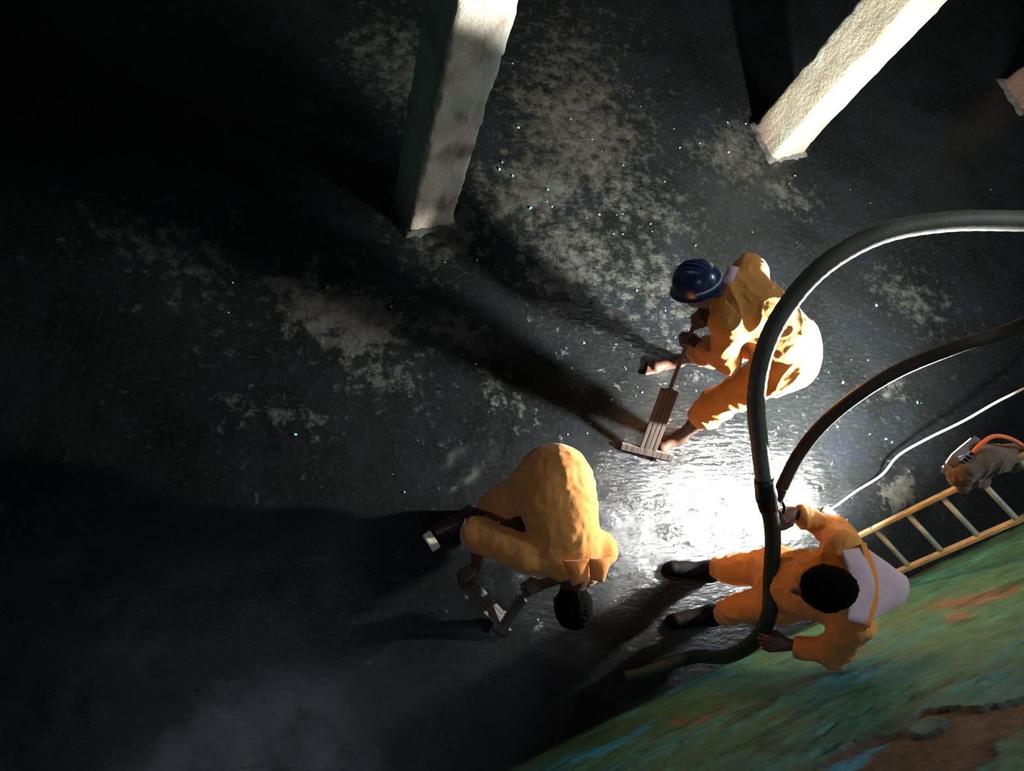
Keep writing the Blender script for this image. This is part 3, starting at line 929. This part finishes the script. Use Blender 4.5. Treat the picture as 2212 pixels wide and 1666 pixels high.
# ---- bareheaded worker doubled over two short scrapers
def worker_stooped():
    J = dict(pelvis=V3(1.06, .80, .68), belly=V3(1.06, .66, .73), chest=V3(1.10, .48, .73), neck=V3(1.125, .35, .745),
             hipR=V3(.97, .76, .64), hipL=V3(1.14, .76, .64), knR=V3(.87, .73, .46), knL=V3(1.17, .52, .42), anR=V3(.75, .70, .12), anL=V3(1.12, .74, .12),
             shR=V3(.93, .43, .70), shL=V3(1.26, .46, .72), elR=V3(.71, .545, .53), elL=V3(1.27, .40, .47), wrR=V3(.735, .405, .36), wrL=V3(1.10, .335, .30))
    hd = (V3(1.135, .215, .66), V3(.02, -.42, -.90), V3(.04, -.88, .42))
    hands = [(J['wrR'], V3(-.7, -.5, -.3), V3(-.3, .2, .9), 1, (1., 1.05, 1.1, 1.1)), (J['wrL'], V3(-.85, -.25, -.4), V3(-.4, 0, .9), -1, (1., 1.05, 1.1, 1.1))]

    def cover(C, J):
        C.cap(J['neck'] + V3(0, .03, -.01), J['chest'], .085, .155, .05).cap(J['chest'], J['belly'], .155, .175, .05).cap(J['belly'], J['pelvis'], .175, .175, .05)
        for q in 'RL':
            C.cap(J['chest'] * .6 + J['neck'] * .4, J['sh' + q], .095, .082, .05)
            w = unit(J['wr' + q] - J['el' + q])
            sleeve(C, J['sh' + q], J['el' + q], J['el' + q] + w * .03, .090, .084, .066, .02)
            C.cap(J['pelvis'], J['hip' + q], .155, .130, .05)
            k = unit(J['an' + q] - J['kn' + q])
            sleeve(C, J['hip' + q], J['kn' + q], J['kn' + q] + k * .16, .120, .090, .080, .02)
    body, (c, f, u, s) = person('bareheaded worker in orange overalls doubled over with back to the camera', None, J, hd, hands, [], cover, folds(.006, (5, 7, 7), 33.0), M['orange'], 33.0)
    hair_cap(body, c, f, u, s, .014, 6.0)
    for q, toe in (('R', V3(.53, .60, .01)), ('L', V3(1.08, .54, .01))):
        a = J['an' + q]
        heel = V3(a[0], a[1], .01) + unit(V3(a[0], a[1], 0) - V3(toe[0], toe[1], 0)) * .03
        lo, hi = bounds([a, heel, toe, a + V3(0, 0, .25)], .11)
        Bt = Field(lo, hi, .006)
        boot_sdf(Bt, a + V3(0, -.05, .20), a, heel, toe)
        link('boot', Bt.mesh('boot'), M['maroon'], body)
    # the two points of the collar folded over the nape
    patch('collar', M['orange_red'], body, V3(1.03, .39, .865), V3(1.15, .40, .885), V3(1.155, .315, .845), V3(1.085, .285, .83), V3(-.01, -.01, .03), .008, 12, .005, 1)
    patch('collar', M['orange_red'], body, V3(1.15, .40, .885), V3(1.27, .42, .855), V3(1.235, .305, .82), V3(1.165, .315, .845), V3(.01, -.01, .03), .008, 12, .005, 2)
    patch('cuff_lining', M['lilac'], body, V3(.640, .615, .56), V3(.640, .50, .55), V3(.655, .48, .46), V3(.655, .60, .46), V3(-.02, 0, 0), .006, 10, .004, 5)
    return body


worker_wall()
worker_helmet()
worker_stooped()


# ------------------------------------------------------------------ tools
def scraper(label, foot, top, board_from, board_to, board_w, blade_dir, blade_w, board_t=.018, blade_h=.05):
    """long-handled scraper: round shaft, flat wooden board on it, cross blade on the floor"""
    foot, top = np.asarray(foot, float), np.asarray(top, float)
    root = empty('floor_scraper', tuple(foot)); tag(root, label, 'scraper', 'floor scrapers')
    d = unit(top - foot); L = np.linalg.norm(top - foot)
    bd = unit(np.asarray(blade_dir, float) - d * (np.asarray(blade_dir) @ d)); nrm = np.cross(d, bd)
    R3 = Matrix(np.stack([bd, nrm, d], 1).tolist())
    def loc(o):
        o.matrix_parent_inverse = Matrix(); o.rotation_mode = 'QUATERNION'; o.rotation_quaternion = R3.to_quaternion(); return o
    if board_to < L:
        v, f = tube_data([(0, 0, board_to - .03), (0, 0, (board_to + L) / 2), (0, 0, L)], [.012, .012, .011], 10)
        loc(link('shaft', raw_mesh('shaft', v, f), M['wood'], root))
    for i in range(4):                                    # the board: narrow laths nailed edge to edge
        bm = bmesh.new(); wl = board_w / 4
        box_bm(bm, ((i - 1.5) * wl, 0, (board_from + board_to) / 2 + .004 * ((i * 7) % 3 - 1)), (wl * .93, board_t * (1 + .1 * (i % 2)), board_to - board_from), bevel=.003)
        loc(link('lath', bm_mesh('lath', bm), M['wood'], root, smooth=False))
    bm = bmesh.new(); box_bm(bm, (0, 0, blade_h / 2), (blade_w, .020, blade_h), bevel=.004)
    loc(link('blade_holder', bm_mesh('blade_holder', bm), M['wood'], root, smooth=False))
    bm = bmesh.new(); box_bm(bm, (0, 0, .004), (blade_w * .96, .006, .030), bevel=.001)
    loc(link('blade', bm_mesh('blade', bm), M['clamp'], root, smooth=False))
    return root


scraper('wooden floor scraper with lath board held by the worker in the hard hat', V3(1.83, 1.13, .035), V3(1.803, 1.745, .96), .03, .50, .105, V3(.93, -.33, 0), .32)
scraper('short lath scraper in the right hand of the stooped worker', V3(.945, .155, .035), V3(.66, .36, .34), .02, .40, .085, V3(.6, .75, 0), .10)
scraper('short narrow scraper under the left hand of the stooped worker', V3(.93, .10, .030), V3(1.04, .33, .27), .02, .26, .060, V3(.9, -.35, 0), .09)

# ------------------------------------------------------------------ hoses and cable
H1 = [(4.0, 1.75, 4.30), (3.75, 1.70, 3.45), (3.40, 1.64, 2.65), (2.95, 1.60, 2.22), (2.616, 1.632, 2.10), (2.283, 1.605, 2.06), (2.010, 1.546, 2.00), (1.816, 1.439, 1.90), (1.706, 1.302, 1.78), (1.653, 1.147, 1.67), (1.678, 0.981, 1.53), (1.754, 0.835, 1.40), (1.82, .65, 1.30), (1.945, .51, 1.12), (1.985, .32, 1.0), (1.985, .16, .95), (1.985, .05, .80), (2.02, -.02, .45), (2.00, -.02, .16), (1.88, -.06, .05), (1.72, -.11, .042), (1.62, -.13, .04)]


def build_hose1():
    root = empty('suction_hose', (2.0, -.02, 0))
    tag(root, 'thick dark green hose looping down through both hands of the wall worker', 'hose')
    P = smooth_path(H1, 10)
    k = 10 * 12
    a, b = P[:k + 1] - V3(2.0, -.02, 0), P[k - 1:] - V3(2.0, -.02, 0)
    rr = np.interp(np.arange(len(a)), [0, 40, len(a)], [.041, .041, .0355]) + .0012 * (np.arange(len(a)) % 2)
    link('upper_hose', raw_mesh('upper_hose', *tube_data(a, rr, 20)), M['hose_olive'], root)['label'] = 'olive upper length'
    rr = .035 + .0012 * (np.arange(len(b)) % 2)
    link('lower_hose', raw_mesh('lower_hose', *tube_data(b, rr, 20)), M['hose_green'], root)['label'] = 'dark green lower length'
    link('coupling', raw_mesh('coupling', *tube_data(P[k - 3:k + 5] - V3(2.0, -.02, 0), [.041, .044, .043, .047, .047, .043, .044, .041], 20)), M['clamp'], root)
    ring = [P[k] - V3(2.0, -.02, 0) + .05 * (np.cos(q) * V3(.75, .65, .1) + np.sin(q) * V3(-.1, .2, 1)) for q in np.linspace(0, 2 * math.pi, 24)]
    link('clamp_ring', raw_mesh('clamp_ring', *tube_data(ring, .005, 8)), M['clamp'], root)


build_hose1()
H2 = [(1.88, .585, 1.22), (1.935, .64, 1.17), (1.955, .70, 1.22), (2.005, .83, 1.30), (2.06, .94, 1.42), (2.14, 1.03, 1.56), (2.26, 1.11, 1.70), (2.42, 1.17, 1.86), (2.60, 1.22, 2.0), (2.85, 1.35, 2.4), (3.4, 1.6, 3.3), (3.85, 1.95, 4.30)]
hose2 = tag(empty('water_hose', (1.88, .585, 0)), 'brown rubber hose curving up from the coupling of the green hose', 'hose')
link('hose_pipe', raw_mesh('hose_pipe', *tube_data(smooth_path(H2, 10) - V3(1.88, .585, 0), .029, 18)), M['hose_brown'], hose2)
link('nozzle', raw_mesh('nozzle', *tube_data(smooth_path(H2[:3], 4) - V3(1.88, .585, 0), [.026, .028, .033, .033, .034, .034, .032, .030, .030], 16)), M['clamp'], hose2)
tube('tie_rope', np.array([-1.88, -.585, 0]) + smooth_path([(1.925, .655, 1.19), (1.955, .652, 1.185), (1.975, .64, 1.175), (1.99, .615, 1.165), (1.985, .59, 1.155)], 8), .0075, M['black_rubber'], hose2)

CB = [(3.03, .815, .03), (3.06, .85, .025), (3.11, .88, .03), (3.26, .975, .04), (3.42, 1.076, .10), (3.48, 1.18, .20), (3.575, 1.254, .35), (3.684, 1.323, .55), (3.735, 1.38, .75), (3.79, 1.42, .90), (3.92, 1.56, 1.8), (4.0, 1.7, 3.2), (4.05, 1.78, 4.30)]
pcable = tag(tube('power_cable', smooth_path(CB, 10), .0075, M['cable'], seg=10), 'thin white cable rising from the floor beside the ladder', 'cable')


# ------------------------------------------------------------------ work lamp
def build_lamp():
    root = empty('work_lamp', tuple(LAMP_POS), (0, 0, LAMP_AZ - math.pi / 2))
    tag(root, 'floodlight in a brown cloth wrap hung on the ladder rail by an orange handle', 'lamp')
    rot = Matrix.Rotation(LAMP_EL, 3, 'X')
    def at(v): return rot @ Vector(v)
    bm = bmesh.new(); box_bm(bm, at((0, -.035, 0)), (.20, .05, .15), rot, .008)
    link('housing', bm_mesh('housing', bm), M['lamp_case'], root, smooth=False)
    for i in range(7):
        bm = bmesh.new(); box_bm(bm, at((-.075 + .025 * i, -.07, 0)), (.006, .03, .12), rot, .001)
        link('cooling_fin', bm_mesh('cooling_fin', bm), M['lamp_case'], root, smooth=False)
    bm = bmesh.new(); box_bm(bm, at((0, -.0065, 0)), (.165, .003, .115), rot)
    link('lens', bm_mesh('lens', bm), M['lens'], root, smooth=False)
    bm = bmesh.new()
    for sx in (-1, 1): box_bm(bm, at((sx * .109, -.055, 0)), (.006, .09, .025), rot, .001)
    box_bm(bm, at((0, -.10, 0)), (.222, .006, .025), rot, .001)
    link('bracket', bm_mesh('bracket', bm), M['bright_steel'], root, smooth=False)
    # cloth wrap over the case, drawn out along the rail (lamp's own axes: y forward, x to the lamp's right)
    F = Field((-.20, -.34, -.22), (.50, .02, .28), .007)
    F.cap((-.06, -.075, .05), (.09, -.075, .055), .045, .050, .03)
    F.cap((-.06, -.10, .0), (.08, -.10, -.01), .060, .060, .04)
    F.cap((.06, -.085, .03), (.33, -.24, .03), .088, .058, .05)
    F.cap((-.05, -.10, -.02), (-.02, -.18, -.08), .050, .040, .03)
    F.cap((.02, -.11, -.01), (.07, -.21, -.06), .055, .042, .04)
    F.plane((0, -.012, 0), (0, -1, 0))
    link('cloth_wrap', F.mesh('cloth_wrap', folds(.014, (13, 13, 13), 60.0)), M['rag'], root)
    P = smooth_path([(.0, -.03, .09), (.03, -.01, .135), (.09, -.01, .165), (.17, -.06, .155), (.25, -.14, .125), (.33, -.24, .075)], 8)
    link('handle', raw_mesh('handle', *tube_data(P, .011, 12)), M['rope'], root)
    link('hook', raw_mesh('hook', *tube_data(smooth_path([(-.03, -.03, .09), (-.06, -.01, .10), (-.10, .0, .10)], 5), .0045, 8)), M['bright_steel'], root)
    l = bpy.data.lights.new('lamp_light', 'AREA'); l.shape = 'RECTANGLE'; l.size = .16; l.size_y = .11
    l.energy = LAMP_POWER; l.color = (1.0, .985, .93); l.spread = math.radians(LAMP_SPREAD)
    o = bpy.data.objects.new('lamp_light', l); COL.objects.link(o); o.parent = root
    o.location = at((0, .002, 0)); o.rotation_euler = (math.pi / 2 + LAMP_EL, 0, 0)


build_lamp()


# ------------------------------------------------------------------ ladder with the things hung on it
def build_ladder():
    az, el, wd, sp = 0.741, 1.148, .292, .219
    u = V3(math.cos(az) * math.cos(el), math.sin(az) * math.cos(el), math.sin(el)); side = V3(math.sin(az), -math.cos(az), 0)
    p0 = V3(3.099, .685, .35)
    base = p0 - u * (.35 / u[2])
    L = (CEIL + .25) / u[2]
    root = empty('ladder', tuple(base)); tag(root, 'leaning ladder with yellowish rails and grey rungs beside the green wall', 'ladder')
    nrm = np.cross(u, side)
    R3 = Matrix(np.stack([side, nrm, u], 1).tolist()).to_quaternion()
    k0 = (.35 / u[2]) % sp
    for q, off in ((0, 0.0), (1, wd)):
        bm = bmesh.new()
        n = 24
        box_bm(bm, (off, 0, L / 2), (.022, .045, L), None, .004)
        o = link('rail', bm_mesh('rail', bm), M['wood_rail'], root, smooth=False)
        o.rotation_mode = 'QUATERNION'; o.rotation_quaternion = R3
    me = None
    for i in range(int((L - k0) / sp)):
        if me is None:
            v, f = tube_data([(-.014, 0, 0), (wd / 2, 0, 0), (wd + .014, 0, 0)], .0155, 14); me = raw_mesh('rung', v, f)
            o = link('rung', me, M['rung'], root)
        else:
            o = bpy.data.objects.new('rung', me); COL.objects.link(o); o.parent = root
        o.rotation_mode = 'QUATERNION'; o.rotation_quaternion = R3
        o.location = Vector(u * (k0 + i * sp))
    return base, u, side, nrm


LB, LU, LS, LN = build_ladder()


_a = LB + LU * 1.47
tag(patch('red_rag', M['red_cloth'], None, _a + LS * -.02 + LN * .03, _a + LS * .07 + LN * .03, _a + LS * .08 + LU * .16 + LN * .03, _a + LS * -.03 + LU * .14 + LN * .03, LN * .03, .008, 12, .012, 12), 'red rag tied over the ladder rail above the bundle', 'rag')


# ------------------------------------------------------------------ litter on the floor
def chip_mesh(name, r, seed):
    rr = random.Random(seed); n = 6
    ang = sorted(rr.uniform(0, 6.283) for _ in range(n)); top = [(r * rr.uniform(.6, 1.1) * math.cos(a), r * rr.uniform(.5, .9) * math.sin(a)) for a in ang]
    h = r * .28
    v = [(x, y, 0) for x, y in top] + [(x * .85, y * .85, h + h * rr.uniform(-.3, .5)) for x, y in top]
    f = [tuple(range(n - 1, -1, -1)), tuple(range(n, 2 * n))] + [(i, (i + 1) % n, (i + 1) % n + n, i + n) for i in range(n)]
    return raw_mesh(name, v, f)


def scatter(name, pts, mat, r0, r1, label, cat, group):
    meshes = [chip_mesh(name, 1.0, 100 + i) for i in range(6)]
    for m in meshes: m.materials.append(mat)
    for i, (x, y) in enumerate(pts):
        o = bpy.data.objects.new(name, meshes[i % 6]); COL.objects.link(o)
        s = random.uniform(r0, r1); o.scale = (s, s, s)
        o.location = (x, y, 0.006 + .010 * float(fbm(V3(x, y, 0)[None], (1.7, 1.7, 1), 3)[0])); o.rotation_euler = (random.uniform(-.2, .2), random.uniform(-.2, .2), random.uniform(0, 6.28))
        tag(o, label[i] if isinstance(label, list) else label, cat, group)


cyan = [(1.01, 3.94), (1.05, 3.4), (0.94, 3.1), (0.92, 3.04), (1.01, 3.0), (1.13, 2.77), (1.61, 2.79), (1.47, 1.84), (3.69, 2.35), (3.31, 1.73), (3.58, 1.35), (3.62, 1.33), (2.77, 1.37), (-0.22, 1.13), (1.25, 2.93), (2.39, 2.27), (3.88, 1.63)]
flake_labels = ['cyan paint flake farthest up beside the green-sided column', 'cyan paint flake on the floor right of the middle of the green-sided column', 'topmost of three cyan flakes clustered by the green-sided column',
                'middle one of three cyan flakes clustered by the green-sided column', 'lowest of three cyan flakes clustered by the green-sided column', 'cyan flake on the pale stain just right of the column foot',
                'cyan paint flake midway between the green-sided column and the blue hard hat', 'cyan paint flake lying between the two leg shadows of the helmeted worker', 'cyan flake inside the thick hose loop, under the pale stain at right',
                'lone cyan flake just above the curve of the brown hose', 'upper of two cyan flakes beyond the brown hose near the white cable', 'lower of two cyan flakes beyond the brown hose near the white cable',
                'cyan flake between the thick hose and the brown hose', 'lone cyan flake on the dark floor above the stooped worker, far left', 'cyan flake on the pale stain, right of the three clustered flakes',
                'cyan paint flake just behind the blue hard hat', 'cyan paint flake farthest right, between brown hose and white cable']
scatter('paint_flake', cyan, M['cyan_chip'], .010, .017, flake_labels, 'paint flake', 'cyan paint flakes on the floor')
pale = [(-0.65, 1.82), (-0.65, 2.01), (-0.12, 2.04), (0.73, 1.77), (0.69, 1.69), (3.63, 3.3), (1.98, 2.77), (1.78, 2.82), (3.79, 3.21), (3.17, 3.35), (2.11, 3.13), (1.8, 3.21), (2.81, 3.75), (4.96, 3.51), (1.96, 0.85), (1.89, 0.75), (2.07, 0.72), (2.14, 0.82), (1.81, 0.64), (1.15, 0.17), (1.76, 0.45), (1.4, 1.09), (0.39, 0.84)]
_r = random.Random(4)
while len(pale) < 150:
    x, y = _r.gauss(2.2, .9), _r.gauss(1.5, 1.0)
    if y > -.57 + .386 * (x - .94) + .25 and -1 < x < 5: pale.append((x, y))
scatter('cement_crumb', pale, M['pale_chip'], .004, .010, 'tiny pale cement crumb lying on the dark wet floor', 'crumb', 'pale cement crumbs on the floor')


def plate(name, c, size, rz, mat, label, cat, tilt=0.0):
    bm = bmesh.new(); box_bm(bm, (0, 0, 0), size, None, min(size) * .3)
    o = link(name, bm_mesh(name, bm), mat, smooth=False); o.location = c; o.rotation_euler = (tilt, 0, rz)
    return tag(o, label, cat)


plate('plastic_block', (.53, .555, .155), (.050, .105, .03), .62, M['ivory'], 'ivory plastic block lying on the boot of the stooped worker', 'block')
plug_bm = bmesh.new(); box_bm(plug_bm, (3.045, .83, .028), (.05, .075, .035), Matrix.Rotation(.9, 3, 'Z'), .006)
link('plug', bm_mesh('plug', plug_bm), M['white_plastic'], pcable, smooth=False)
